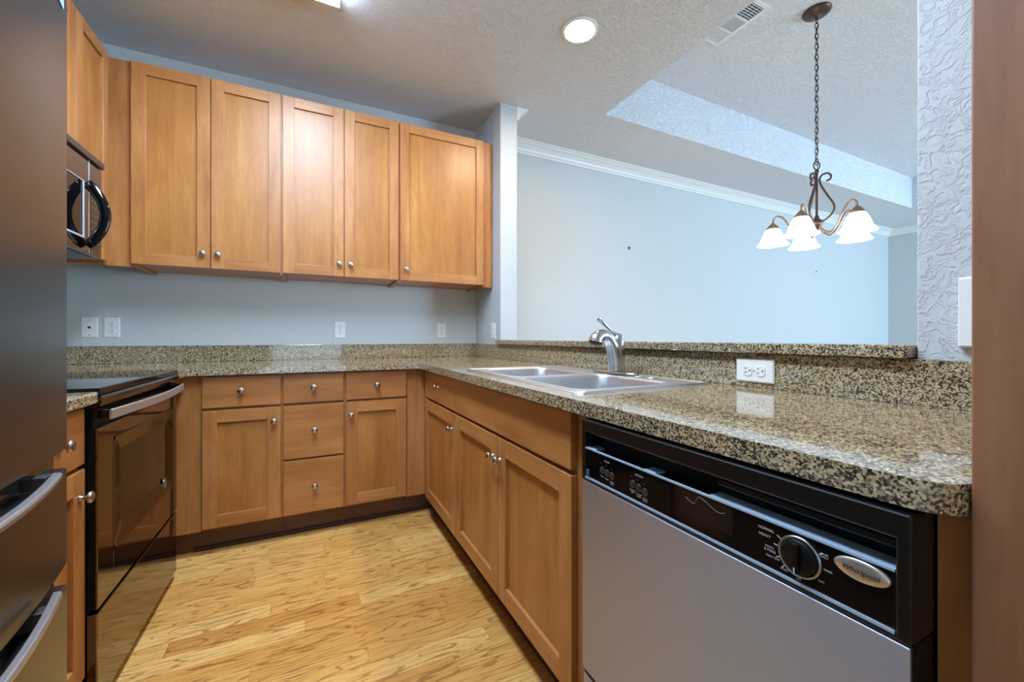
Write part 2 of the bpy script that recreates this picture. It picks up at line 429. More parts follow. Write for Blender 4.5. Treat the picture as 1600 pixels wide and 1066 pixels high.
m = MB(); fbox(m, 'S', PB, .5145, .6215, -TH - .0005, -.04, CZ0 - .004, CZ1, 'z'); m.build('filler_panel', WOOD, c)
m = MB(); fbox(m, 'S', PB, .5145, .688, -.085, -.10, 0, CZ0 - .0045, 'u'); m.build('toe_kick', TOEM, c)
# ---- peninsula
P0, P1, P2, P3 = 2.372, 1.8104, 1.3358, .8767
c = thing('base_cabinet', 'wood corner base cabinet with one drawer over one door on the sink side', 'cabinet', (.92, 2.10, 0), 'base cabinets under the sink counter')
carcass('W', PP, 1.8120, 2.444, .56, CZ0, CZ1, c, .085)
slabfront('W', PP, P1 + .003, P0, ZDB, ZDT, c, (2.090, .803)); shaker('W', PP, P1 + .003, P0, ZBO, ZDO, c, (1.864, .630))
c = thing('sink_base_cabinet', 'wood sink base cabinet with two doors under a wide false drawer front', 'cabinet', (.92, 1.34, 0), 'base cabinets under the sink counter')
m = MB(); f = -TH - .0005
fbox(m, 'W', PP, P3 - .004, P3 + .012, f, -.56, CZ0, CZ1); fbox(m, 'W', PP, P1 - .014, P1 + .001, f, -.56, CZ0, CZ1)
fbox(m, 'W', PP, P3 + .012, P1 - .014, f, f - .016, CZ0, CZ1); fbox(m, 'W', PP, P3 + .012, P1 - .014, f - .016, -.56, CZ0, CZ0 + .016, 'u')
m.build('carcass', WOOD, c)
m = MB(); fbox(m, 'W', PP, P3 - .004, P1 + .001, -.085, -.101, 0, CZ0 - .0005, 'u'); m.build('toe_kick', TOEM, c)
slabfront('W', PP, P3, P1 - .003, ZDB, ZDT, c, None, 'false_front')
shaker('W', PP, P2 + .0025, P1 - .003, ZBO, ZDO, c, (1.374, .630)); shaker('W', PP, P3 - .003, P2 - .0025, ZBO, ZDO, c, (1.3125, .6305))
m = MB(); fbox(m, 'W', PP, .792, P3 - .0045, -TH - .0005, -.05, 0.0, CZ1); m.build('filler_panel', WOOD, c)
# ---- left run, between refrigerator and stove
c = thing('base_cabinet', 'narrow wood base cabinet squeezed between the refrigerator and the stove', 'cabinet', (-.90, 1.34, 0))
carcass('E', PL, 1.167, 1.522, .62, CZ0, CZ1, c, .085)
slabfront('E', PL, 1.172, 1.517, ZDB + .0, ZDT, c, (1.388, .795)); shaker('E', PL, 1.172, 1.519, ZBO, ZDO, c, (1.489, .634))

# ---- wall cabinets on the back wall
UT, UB = 2.5092, 1.4498
def upper(label, u0, u1, doors, loc, extra=None):
    c = thing('wall_cabinet', label, 'cabinet', loc, 'wall cabinets over the back counter')
    carcass('S', PU, u0, u1, YB - PU - .001, UB - .012, UT - .001, c, None, .014)
    for a, b, kn in doors: shaker('S', PU, a, b, UB, UT, c, kn)
    return c
upper('two-door wood wall cabinet on the back wall at the stove end of the row', -.838, -.1545, [(-.8375, -.5005, (-.532, 1.528)), (-.4965, -.1600, (-.4628, 1.527))], (-.49, 2.95, UB))
upper('two-door wood wall cabinet in the middle of the row, beside the wide single-door one', -.1530, .5345, [(-.1475, .1880, (.1627, 1.5265)), (.1945, .5290, (.2275, 1.5265))], (.19, 2.95, UB))
c = upper('wall cabinet with one wide door at the stub wall end of the row', .5360, 1.150, [(.5410, 1.1445, (.5756, 1.525))], (.84, 2.95, UB))
m = MB(); fbox(m, 'S', PU, 1.1505, 1.2170, -TH - .0005, -TH - .02, UB - .014, UT - .001); m.build('filler_panel', WOOD, c)

# ---- wall cabinets on the left wall
PLU = -.918
c = thing('wall_cabinet', 'tall single-door wood wall cabinet in the left corner, next to the microwave', 'cabinet', (-1.09, 2.6, UB), 'wall cabinets on the left wall')
carcass('E', PLU, 2.4445, 2.794, XL * -1 + PLU - .001, UB - .012, UT - .001, c, None, .014)
shaker('E', PLU, 2.4475, 2.7575, UB, UT, c, None, .056)
m = MB(); fbox(m, 'S', PU, -.9365, -.8395, -TH - .0005, -TH - .02, UB - .014, UT - .001); m.build('filler_panel', WOOD, c)
c = thing('wall_cabinet', 'short two-door wood wall cabinet above the microwave', 'cabinet', (-1.09, 2.06, 1.84), 'wall cabinets on the left wall')
carcass('E', PLU, 1.680, 2.4435, XL * -1 + PLU - .001, 1.850, UT - .001, c)
shaker('E', PLU, 1.684, 2.060, 1.857, UT, c, (2.03, 1.92)); shaker('E', PLU, 2.064, 2.4415, 1.857, UT, c, (2.094, 1.92))

# ---- tall pantry at the end of the counter
c = thing('pantry_cabinet', 'tall wood pantry cabinet closing off the near end of the sink counter', 'cabinet', (.91, -.14, 0))
m = MB(); m.box(.602, 1.219, .105, .1640, 0, 2.51); m.build('side_panel', WOODT, c, .002)
m = MB(); m.box(.602, 1.219, -.44, .1045, .10, 2.51); m.build('carcass', WOODT, c, .002)
m = MB(); m.box(.66, 1.219, -.44, .1045, 0, .0995); m.build('toe_kick', WOODT, c)
shaker('W', .5825, -.435, .098, .14, 2.49, c, (.068, 1.1))

# ---- shoe mouldings
m = MB(); m.box(-.52, .675, PB + .073, PB + .0845, 0, .019); struct(m.build('trim_4', DARKTRIM, None, .004))
m = MB(); m.box(PP + .073, PP + .0845, .80, PB + .0725, 0, .019); struct(m.build('trim_5', DARKTRIM, None, .004))

# ------------------------------------------------------------------ counters
CF, CB = PP - .0293, PB - .0258          # front edges
def rect(x0, x1, y0, y1): return [(x0, y0), (x1, y0), (x1, y1), (x0, y1)]
ct = thing('countertop', 'speckled granite countertop wrapping from the stove round past the sink', 'countertop', (.6, 2.4, CBOT))
SX0, SX1, SY0, SY1 = .672, 1.118, .912, 1.738
xs = [CF, SX0, SX1, XW - .001]; ys = [.2050, SY0, SY1, CB, YB - .001]
cells = []
for i in range(3):
    for j in range(4):
        if i == 1 and j == 1: continue
        cells.append(rect(xs[i], xs[i + 1], ys[j], ys[j + 1]))
cells.append(rect(-.5265, CF, CB, YB - .001)); cells.append(rect(XL + .001, -.5265, CB, YB - .001))
cells.append(rect(XL + .001, -.5265, 2.2765, CB))
r = .040; yA = .1655                       # rounded near corner
arc = [(CF + r - r * math.cos(t), yA + r - r * math.sin(t)) for t in [PI / 2 * k / 6 for k in range(7)]]
cells.append(arc + [(SX0, yA), (SX0, .2050)])
cells[-1] = [(CF, .2055 - .0005)] + arc[1:] + [(SX0, yA), (SX0, .2050)]
cells.append(rect(SX0, SX1, yA, .2050)); cells.append(rect(SX1, XW - .001, yA, .2050))
slab('slab', cells, CBOT, CTOP, GRAN, ct, 0)
m = MB(); m.box(XL + .001, 1.2015, YB - .0205, YB - .0005, CTOP + .0003, 1.0153); m.build('backsplash', GRAN, ct, .0015)
m = MB(); m.box(1.2019, XW - .0005, yA, YB - .001, CTOP + .0003, 1.0153); m.build('backsplash', GRAN, ct, .0015)
ct2 = thing('countertop', 'short piece of granite countertop between the refrigerator and the stove', 'countertop', (-.9, 1.34, CBOT))
slab('slab', [rect(XL + .001, -.527, 1.166, 1.5215)], CBOT, CTOP, GRAN, ct2, .005)
bar = MB(); bar.box(1.179, 1.52, JA + .002, JB - .002, 1.0175, 1.0475)
tag(bar.build('bar_top', GRAN, None, .004), 'long granite bar ledge capping the low wall behind the sink', 'countertop')

# ------------------------------------------------------------------ sink and faucet
def rrect(x0, x1, y0, y1, r, z, n=6):
    out = []
    for cx, cy, a in ((x1 - r, y1 - r, 0), (x0 + r, y1 - r, PI / 2), (x0 + r, y0 + r, PI), (x1 - r, y0 + r, 1.5 * PI)):
        for k in range(n + 1):
            t = a + PI / 2 * k / n; out.append((cx + r * math.cos(t), cy + r * math.sin(t), z))
    return out
sk = thing('sink', 'double bowl stainless steel sink set into the granite counter', 'sink', (.9, 1.32, CTOP))
ZS = CTOP + .0045
bowls = [(.690, 1.022, 1.352, 1.715), (.672, 1.046, .935, 1.300)]
bm = bmesh.new(); so = Vector(sk.location)
def loop(pts):
    vs = [bm.verts.new(Vector(p) - so) for p in pts]
    return [bm.edges.new((vs[i], vs[(i + 1) % len(vs)])) for i in range(len(vs))]
es = loop(rrect(.640, 1.148, .884, 1.766, .022, ZS))
for b in bowls: es += loop(rrect(*b, .055, ZS))
bmesh.ops.triangle_fill(bm, use_beauty=True, use_dissolve=False, edges=es)
me = bpy.data.meshes.new('rim'); bm.to_mesh(me); bm.free(); me.materials.append(SINKM)
o = bpy.data.objects.new('rim', me); COL.objects.link(o); o.parent = sk
m = MB()
m.grid([rrect(.640, 1.148, .884, 1.766, .022, ZS), rrect(.6375, 1.1505, .8815, 1.7685, .024, ZS - .0015), rrect(.636, 1.152, .880, 1.770, .026, CTOP + .0002)], True, True)
m.grid([rrect(.6475, 1.1405, .8915, 1.7585, .018, ZS + .0004), rrect(.645, 1.143, .889, 1.761, .02, ZS + .0032), rrect(.641, 1.147, .885, 1.765, .022, ZS + .0008)], True, True)
m.build('rim_edge', SINKM, sk)
for b in bowls:
    x0, x1, y0, y1 = b; m = MB(); R = []
    for k, (ins, dz, rr) in enumerate(((0, 0, .055), (.003, -.002, .053), (.006, -.008, .052), (.012, -.06, .055), (.020, -.135, .06), (.034, -.163, .065), (.062, -.172, .07), (.10, -.174, .05))):
        R.append(rrect(x0 + ins, x1 - ins, y0 + ins, y1 - ins, rr, ZS + dz))
    m.grid(R, True, True, False, True)
    bo = m.build('bowl', SINKM, sk)
    d = MB(); d.lathe([(.055, 0), (.052, .003), (.040, .0035), (.036, -.004), (0.0, -.006)], ((x0 + x1) / 2, (y0 + y1) / 2, ZS - .1738)); d.build('drain', CHROME, bo)
for y in (1.085, 1.150):
    m = MB(); m.lathe([(.021, 0), (.0205, .002), (.017, .0027), (0, .0029)], (1.098, y, ZS + .0003)); m.build('hole_cover', SINKM, sk)

fx, fy, fz = 1.096, 1.283, ZS + .0035
fc = thing('faucet', 'brushed steel single-lever pull-out faucet standing behind the sink bowls', 'faucet', (fx, fy, fz))
m = MB()
m.grid([[(fx + .030 * math.cos(t) , fy + (.128 if abs(math.sin(t)) > 2 else .124) * math.sin(t) , fz + h) if False else (fx + a * math.copysign(abs(math.cos(t)) ** .8, math.cos(t)), fy + b * math.copysign(abs(math.sin(t)) ** .6, math.sin(t)), fz + h) for t in [2 * PI * k / 32 for k in range(32)]] for a, b, h in ((.031, .127, 0), (.031, .127, .004), (.027, .122, .008), (.020, .10, .0095))], True, True, False, True)
m.build('deck_plate', CHROME, fc)
# body: column leaning forward that flows into the spout
pts = crom([(fx + .004, fy, fz + .006), (fx + .002, fy, fz + .040), (fx - .006, fy, fz + .080), (fx - .018, fy, fz + .116), (fx - .036, fy, fz + .140), (fx - .060, fy, fz + .151), (fx - .082, fy, fz + .146), (fx - .093, fy, fz + .134), (fx - .096, fy, fz + .124)], 6)
N = len(pts); rad = []
for i in range(N):
    t = i / (N - 1); rad.append(.0315 - .0080 * min(1, t / .55) + (.0045 * max(0, (t - .6) / .4)))
m = MB(); m.tube(pts, rad, 20); m.build('spout', CHROME, fc)
m = MB(); e = pts[-1]; d = (pts[-1] - pts[-3]).normalized(); m.lathe([(.0262, -.001), (.0264, .004), (.021, .007), (.018, .011), (0, .0115)], e, d); m.build('spray_face', BLACKS, fc)
m = MB(); m.lathe([(.0305, .004), (.0300, .05), (.0285, .10), (.0265, .130), (.022, .148), (.012, .158), (0, .161)], (fx + .012, fy, fz), (.03, 0, 1)); m.build('valve_body', CHROME, fc)
lp = crom([(fx + .010, fy, fz + .152), (fx - .010, fy, fz + .164), (fx - .034, fy, fz + .180), (fx - .058, fy, fz + .199), (fx - .076, fy, fz + .214)], 6)
lr = [(.009 - .004 * math.sin(PI * (i / (len(lp) - 1)) ** .8), .015 - .007 * math.sin(PI * (i / (len(lp) - 1)) ** .8)) for i in range(len(lp))]
lp.append(lp[-1] + (lp[-1] - lp[-2]).normalized() * .004); lr.append((lr[-1][0] * .75, lr[-1][1] * .8)); lp.append(lp[-1] + (lp[-1] - lp[-2]).normalized() * .002); lr.append((.001, .002))
m = MB(); m.tube(lp, lr, 14, flat=(.6, 0, 1)); m.build('lever', CHROME, fc)

# ------------------------------------------------------------------ dishwasher
DX = .566; D0, D1 = .1968, .778
dw = thing('dishwasher', 'stainless dishwasher with black control panel under the sink counter', 'dishwasher', (.86, .49, 0))
m = MB(); m.box(.6225, 1.17, D0 + .004, D1 - .004, .10, .868); m.build('tub', BLACKM, dw)
# black surround of the control head: outer frame with a deep handle pocket
def yz_frame(name, cells, x0, x1, mat, parent, bevel):
    """face cells in the Y-Z plane at x0, extruded to x1"""
    bm = bmesh.new(); org = Vector(parent.location)
    for y0, y1, z0, z1 in cells: bm.faces.new([bm.verts.new(Vector((x0, y, z)) - org) for y, z in ((y0, z0), (y1, z0), (y1, z1), (y0, z1))])
    bmesh.ops.remove_doubles(bm, verts=bm.verts[:], dist=1e-5)
    ex = bmesh.ops.extrude_face_region(bm, geom=bm.faces[:])
    for v in [g for g in ex['geom'] if isinstance(g, bmesh.types.BMVert)]: v.co.x = x1 - org.x
    bmesh.ops.recalc_face_normals(bm, faces=bm.faces[:])
    me = bpy.data.meshes.new(name); bm.to_mesh(me); bm.free(); me.materials.append(mat)
    o = bpy.data.objects.new(name, me); COL.objects.link(o); o.parent = parent
    b = o.modifiers.new('edge', 'BEVEL'); b.width = bevel; b.segments = 4; b.limit_method = 'ANGLE'; b.angle_limit = math.radians(40)
    return o
YA, YBB, ZB0, ZB1 = .2105, .7655, .7425, .848
hs = yz_frame('control_housing', [(D0, YA, .737, ZB0), (YA, YBB, .737, ZB0), (YBB, D1, .737, ZB0), (D0, YA, ZB0, ZB1), (YBB, D1, ZB0, ZB1), (D0, YA, ZB1, .8755), (YA, YBB, ZB1, .8755), (YBB, D1, ZB1, .8755)], DX, .622, BLACKS, dw, .005)
m = MB(); m.box(.604, .6215, YA - .002, YBB + .002, ZB0 - .002, ZB1 + .002); m.build('pocket_back', BLACKM, hs)
m = MB(); m.box(DX + .012, .6035, .2112, .7648, .8425, .8475); m.box(DX + .020, .6035, .2112, .44, .828, .838); m.build('handle_lip', BLACKS, hs, .002)
m = MB(); m.box(DX + .003, .6035, .2112, .7648, .7430, .8095); fas = m.build('control_fascia', BLACKG, dw, .001)
LEDGE = plain('ledge_cool_sheen', srgb(176, 198, 222), .34, .35)  # pale blue tint paints in the cool light reflected by the ledge
m = MB(); m.box(DX + .001, DX + .006, .2112, .7648, .8098, .8125)
for a, b in ((.2112, .4450), (.5600, .5880), (.7360, .7648)): m.box(DX + .006, DX + .034, a, b, .8098, .8122)
m.build('latch_ledge', LEDGE, dw)
m = MB(); m.box(DX + .0002, DX + .004, .2112, .7648, .7428, .7462); m.build('accent_strip', LEDGE, dw)
m = MB(); m.box(DX + .0062, .6220, D0 + .0005, D1 - .004, .100, .7365); m.build('door_body', BLACKM, dw)
m = MB(); m.box(DX - .0005, DX + .006, D0 + .001, D1 - .004, .302, .7355, 'z'); m.build('door_panel', STEEL, dw, .0012)
m = MB(); m.box(DX + .003, DX + .006, D0 + .001, D1 - .004, .10, .2900); m.build('access_panel', STEEL, dw, .0012)
m = MB(); m.box(.672, .69, D0 + .001, D1 - .004, 0.0, .0995); m.build('kick_plate', BLACKM, dw)
FP = DX + .003                              # fascia front plane, faces -X
def disc(mb, u, z, r, n0, n1, rim=.001): mb.lathe([(r, 0), (r, n1 - n0 - rim), (r - rim, n1 - n0), (0, n1 - n0)], fpt('W', FP, u, n0, z), (-1, 0, 0), 32)
dial = MB(); disc(dial, .308, .7795, .0220, .0002, .006, .002)
dl = dial.build('dial', BLACKM, dw)
m = MB(); m.box(FP - .0125, FP - .0058, .3045, .3115, .7605, .7985); m.build('grip', BLACKM, dl, .0015)
m = MB(); m.box(FP - .0130, FP - .0126, .3072, .3088, .7615, .7685); m.build('pointer', PRINT, dl)
m = MB()
pr = [(.0262, .0002), (.0262, .0022), (.0242, .0030), (.0228, .0030), (.0226, .0002)]
m.lathe([(r, h) for r, h in pr], fpt('W', FP, .308, 0, .7795), (-1, 0, 0), 40); m.build('dial_ring', plain('ring_steel', srgb(165, 172, 182), .3, 1.0), fas)
for a in (150, 175, 205, 228, 32):
    m = MB()
    ca, sa = math.cos(math.radians(a)), math.sin(math.radians(a))
    cu, cz_ = .308 - .0295 * ca, .7795 + .0295 * sa
    du, dz = -ca * .003, sa * .003; pu, pz = -sa * .0007, -ca * .0007
    m.quadface([fpt('W', FP, cu - du - pu, .0006, cz_ - dz - pz), fpt('W', FP, cu + du - pu, .0006, cz_ + dz - pz), fpt('W', FP, cu + du + pu, .0006, cz_ + dz + pz), fpt('W', FP, cu - du + pu, .0006, cz_ - dz + pz)])
    m.build('dial_tick', PRINT, fas)
lettering('dial_lettering', [('NORMAL', .3510, .7975, .0038), ('HEAVY', .3530, .7885, .0038), ('POTS', .3465, .7745, .0034), ('& PANS', .3460, .7700, .0034), ('HIGH TEMP', .3420, .7625, .0026), ('START', .3265, .7535, .0026), ('OFF', .3090, .7500, .0026), ('RINSE', .2795, .7960, .0024), ('ONLY', .2795, .7925, .0024), ('RINSE', .2755, .7775, .0026), ('DRY', .2825, .7610, .0026)], 'W', FP, fas, PRINT)
bd = MB()
rings = []
for k, (s_, h) in enumerate(((1.0, .0), (1.0, .0022), (.93, .0036), (.6, .0044), (.01, .0047))):
    rings.append([fpt('W', FP, .2415 + .0270 * s_ * math.cos(t), h, .7955 + .0125 * s_ * math.sin(t)) for t in [2 * PI * q / 36 for q in range(36)]])
bd.grid(rings, True, True); bg = bd.build('brand_badge', BADGE, dw)
lettering('badge_lettering', [('Whirlpool', .2415, .7950, .0062, 0, .25, 1.0)], 'W', FP, bg, INK, .0049)
m = MB()
m.tube([fpt('W', FP, .2415 + .021 * math.cos(t), .0046 - .0012 * abs(math.cos(t)), .7995 + .0045 * math.sin(t)) for t in [PI * .35 + PI * .45 * k / 10 for k in range(11)]], .0003, 6); m.build('badge_swoosh', INK, bg)
for u, z in ((.7060, .7755), (.6900, .7740), (.6745, .7725), (.6130, .7755), (.5965, .7735), (.5800, .7705)):
    b_ = MB(); disc(b_, u, z, .0078, .0002, .0016, .0006); b_.build('button', plain('button_grey', srgb(44, 40, 38), .35) if u > .70 else bpy.data.materials['button_grey'], fas)
for u, z in ((.7100, .7895), (.6935, .7880), (.6770, .7865), (.6180, .7895), (.6010, .7875), (.5835, .7850)):
    b_ = MB(); disc(b_, u, z, .0011, .0002, .0006, .0001); b_.build('indicator', PRINTD, fas)
lettering('button_lettering', [('CYCLES', .6915, .7975, .0036), ('OPTIONS', .5960, .7965, .0036), ('WASH', .7065, .7625, .003), ('RINSE', .6905, .7605, .003), ('HOLD', .6745, .7590, .003), ('/ DRY', .6745, .7550, .003), ('HEATED', .6135, .7630, .003), ('DRY', .6135, .7590, .003), ('HI TEMP', .5965, .7605, .003), ('WASH', .5965, .7565, .003), ('DELAY', .5800, .7575, .003), ('START', .5800, .7535, .003)], 'W', FP, fas, PRINT)
m = MB(); m.quadface([fpt('W', FP, u, .0004, z) for u, z in ((.4975, .8095), (.4005, .8095), (.4005, .7650), (.4975, .7650))]); m.build('display_window', plain('smoked_window', srgb(26, 22, 21), .12), fas)
cp = crom([fpt('W', FP, u, .0010, z) for u, z in ((.486, .7950), (.476, .7905), (.468, .7905), (.4635, .8000), (.4590, .8040), (.447, .8005), (.434, .7945), (.424, .7920), (.414, .7945))], 6)
m = MB(); m.tube(cp, .0006, 6); m.build('curve_mark', PRINTD, fas)
m = MB(); m.box(FP - .002, FP, .7520, .7610, .749, .763); m.build('slide_tab', plain('slide_blue', srgb(70, 92, 118), .35), fas)
# filler beside the dishwasher
m = MB(); m.box(.6229, .65, .1655, .1950, .0, .880)
tag(m.build('filler_strip', WOOD), 'narrow dark wood strip between the dishwasher and the tall pantry cabinet', 'trim')

# ------------------------------------------------------------------ stove
RX = -.530; R0, R1 = 1.5245, 2.270
st = thing('stove', 'slide-in stove with black glass cooktop and bronze steel oven door', 'stove', (-.88, 1.9, 0))
m = MB(); m.box(-1.20, RX - .022, R0 + .001, R1 - .001, .03, .9025); m.build('body', BLACKM, st)
m = MB(); m.box(-1.215, RX + .004, R0 - .001, R1 + .001, .9030, .9235); ck = m.build('cooktop', GLASSB, st, .003)
# curved front top panel
prof = [(0, .9020), (.010, .9020), (.013, .895), (.012, .882), (.008, .872), (0, .868), (-.02, .868), (-.02, .9020)]
m = MB(); m.prism(prof, lambda n, z, t: (RX + n - .004, t, z), R0, R1); m.build('front_panel', SLATEG, st)
m = MB(); m.box(RX - .022, RX - .010, R0 + .002, R1 - .002, .812, .8675); m.build('vent_recess', BLACKM, st)
m = MB(); m.box(RX - .0095, RX - .001, R0 + .004, R1 - .004, .8375, .8665); m.build('vent_slot', BLACKG, st)
# oven door
m = MB()
DZ0, DZ1 = .3075, .8110; W0, W1, WZ0, WZ1 = 1.628, 2.215, .425, .764
for a, b, c_, d in ((R0 + .001, W0, DZ0, DZ1), (W1, R1 - .001, DZ0, DZ1), (W0, W1, DZ0, WZ0), (W0, W1, WZ1, DZ1)): m.box(RX - .005, RX, a, b, c_, d)
od = m.build('oven_door', SLATEM, st, .0012)
m = MB()
for a, b, c_, d in ((R0 + .001, W0, DZ0, DZ1), (W1, R1 - .001, DZ0, DZ1), (W0, W1, DZ0, WZ0), (W0, W1, WZ1, DZ1)): m.box(RX - .021, RX - .0052, a, b, c_, d)
m.build('door_core', BLACKM, od)
def rr2(u0, u1, z0, z1, r, n, k=6): return [fpt('E', RX, p[0], n, p[1]) for p in rrect(u0, u1, z0, z1, r, 0, k)]
m = MB()
m.grid([rr2(W0 - .003, W1 + .003, WZ0 - .003, WZ1 + .003, .03, .0006), rr2(W0 + .006, W1 - .006, WZ0 + .006, WZ1 - .006, .03, .0008), rr2(W0 + .012, W1 - .012, WZ0 + .012, WZ1 - .012, .03, -.003), rr2(W0 + .055, W1 - .055, WZ0 + .05, WZ1 - .045, .03, -.004), rr2(W0 + .062, W1 - .062, WZ0 + .057, WZ1 - .052, .03, -.008)], True, True, False, False)
m.build('window_frame', SLATEG, od)
m = MB(); m.box(RX - .02, RX - .0082, W0 + .05, W1 - .05, WZ0 + .045, WZ1 - .04); m.build('window', BLACKG, od)
emb = MB(); emb.lathe([(.0195, .0), (.0195, .0012), (.0172, .0012), (.0172, .0)], fpt('E', RX, 2.112, -.003, .472), (1, 0, 0), 32)
sp = crom([fpt('E', RX, 2.112 + a, -.0018, .472 + b) for a, b in ((.007, .009), (0, .0115), (-.007, .008), (-.005, .002), (.005, -.002), (.007, -.008), (0, -.0115), (-.007, -.009))], 5)
emb.tube(sp, .0011, 6); emb.build('emblem', plain('emblem_silver', srgb(190, 186, 182), .35, .8), od)
# bowed door handle: flat strip with end brackets
hy0, hy1 = R0 + .012, R1 - .006
hp = []
for k in range(25):
    t = k / 24; y = hy0 + (hy1 - hy0) * t; hp.append((RX + .024 + .022 * math.sin(PI * t), y))
m = MB(); rings = []
for x, y in hp: rings.append([(x, y, .862), (x + .004, y, .8595), (x + .004, y, .8345), (x, y, .832), (x - .004, y, .8345), (x - .004, y, .8595)])
m.grid(rings, True, False, True, True); hd = m.build('handle', HANDLE, st, .001)
for y in (hy0 + .012, hy1 - .012):
    m = MB(); m.box(RX + .0005, RX + .0225, y - .012, y + .012, .834, .860); m.build('handle_bracket', BLACKG, hd, .002)
m = MB(); m.box(RX - .035, RX - .001, R0 + .001, R1 - .001, .036, .2955); m.build('drawer', SLATEM, st, .003)
m = MB(); m.box(RX - .05, RX - .022, R0 + .01, R1 - .01, .0, .0355); m.build('kick_panel', BLACKM, st)

# ------------------------------------------------------------------ microwave
MX = -.837; M0, M1 = 1.682, 2.4425
mw = thing('microwave', 'over-the-range microwave with a black bow handle, above the stove', 'microwave', (-1.04, 2.06, 1.415))
m = MB(); m.box(XL + .001, MX - .03, M0, M1, 1.420, 1.845); m.build('body', BLACKM, mw)
m = MB(); m.box(MX - .0295, MX + .012, M0, M1 + .001, 1.812, 1.838); m.build('vent_grille', plain('grille_brown', srgb(58, 48, 44), .35), mw, .003)
SEAM = 2.330
m = MB(); MZ0, MZ1 = 1.420, 1.8105
for a, b, c_, d in ((M0, M0 + .06, MZ0, MZ1), (2.285, SEAM - .001, MZ0, MZ1), (M0 + .06, 2.285, MZ0, 1.476), (M0 + .06, 2.285, 1.708, MZ1)): m.box(MX - .029, MX, a, b, c_, d)
md = m.build('door', SLATEM, mw, .001)
m = MB(); m.box(MX - .02, MX - .001, M0 + .061, 2.2845, 1.4765, 1.7075); m.build('window', BLACKG, md)
m = MB()
for a, b, c_, d in ((2.274, 2.286, 1.474, 1.710), (M0 + .055, 2.274, 1.474, 1.482), (M0 + .055, 2.274, 1.706, 1.710)): m.box(MX, MX + .0025, a, b, c_, d)
m.build('window_trim', plain('trim_steel', srgb(196, 206, 218), .4, .35), md, .0008)
hp = [(MX + .004 + .056 * math.sin(PI * (k / 24)) ** .75, 2.300 + .006 * math.sin(PI * k / 24), 1.448 + .258 * k / 24) for k in range(25)]
m = MB(); m.tube(hp, [(.010, .019)] * 25, 14, flat=(0, 1, 0)); m.build('handle', BLACKG, md)
m = MB(); m.box(MX - .004, MX + .0012, SEAM - .004, SEAM + .001, MZ0, MZ1); m.build('seam_strip', bpy.data.materials['trim_steel'], md)
m = MB(); m.box(MX - .029, MX, SEAM + .002, M1, MZ0, MZ1); cpn = m.build('control_panel', SLATEM, mw, .001)
m = MB(); m.box(MX - .004, MX + .0006, SEAM + .012, M1 - .008, 1.436, 1.735); kp = m.build('keypad', plain('keypad_dark', srgb(66, 56, 50), .2, .5), mw)
its = []
for r_ in range(9):
    for q in range(3): its.append(('123456789'[(r_ * 3 + q) % 9] if r_ < 3 else 'STOP START CLEAR COOK TIMER POWER DEFROST SOFTEN REHEAT ADD LIGHT VENT CLOCK MELT WARM PIZZA FRY MENU'.split()[((r_ - 3) * 3 + q) % 18], SEAM + .030 + .028 * q, 1.705 - .029 * r_, .008 if r_ < 3 else .0042))
lettering('key_lettering', its, 'E', MX + .0006, kp, plain('key_print', srgb(190, 186, 180), .5))
m = MB(); m.prism([(0, 0), (.34, 0), (.34, .004), (.20, .018), (.03, .018)], lambda n, z, t: (MX - .035 - n, t, 1.4195 - z), M0 + .05, M1 - .03); m.build('bottom_vent', plain('underside_grey', srgb(92, 100, 106), .4, .3), mw)

# ------------------------------------------------------------------ refrigerator
FY0, FY1, FXE, BOW = .246, 1.158, -.449, .046
def fx_at(y): return FXE + BOW * (1 - ((y - (FY0 + FY1) / 2) / ((FY1 - FY0) / 2)) ** 2)
fr = thing('refrigerator', 'dark stainless refrigerator with two bar-handled drawers below its upper door', 'refrigerator', (-.85, .70, 0))
m = MB(); m.box(-1.235, -.515, FY0 + .004, FY1 - .004, .02, 1.785); m.build('body', plain('fridge_side_grey', srgb(52, 48, 46), .45), fr, .004)
def bowdoor(name, y0, y1, z0, z1, parent):
    n = 24; ys_ = [y0 + (y1 - y0) * k / n for k in range(n + 1)]
    out = [(fx_at(y), y) for y in ys_] + [(-.508, y1), (-.508, y0)]
    m = MB(); m.prism(out, lambda a, b, t: (a, b, t), z0, z1)
    return m.build(name, SLATE, parent, .003)
mid = (FY0 + FY1) / 2
dr = bowdoor('door', mid + .002, FY1, .838, 1.780, fr); dl_ = bowdoor('door', FY0, mid - .002, .838, 1.780, fr)
m = MB(); yb0, yb1 = 1.066, 1.122
rings = [[(fx_at(y) + n, y, z) for n, z in ((.0005, 1.7165), (.0022, 1.717), (.0022, 1.7425), (.0005, 1.744))] for y in [yb0 + (yb1 - yb0) * k / 6 for k in range(7)]]
m.grid(rings, True, False, True, True); m.build('badge', BLUEW, dr)
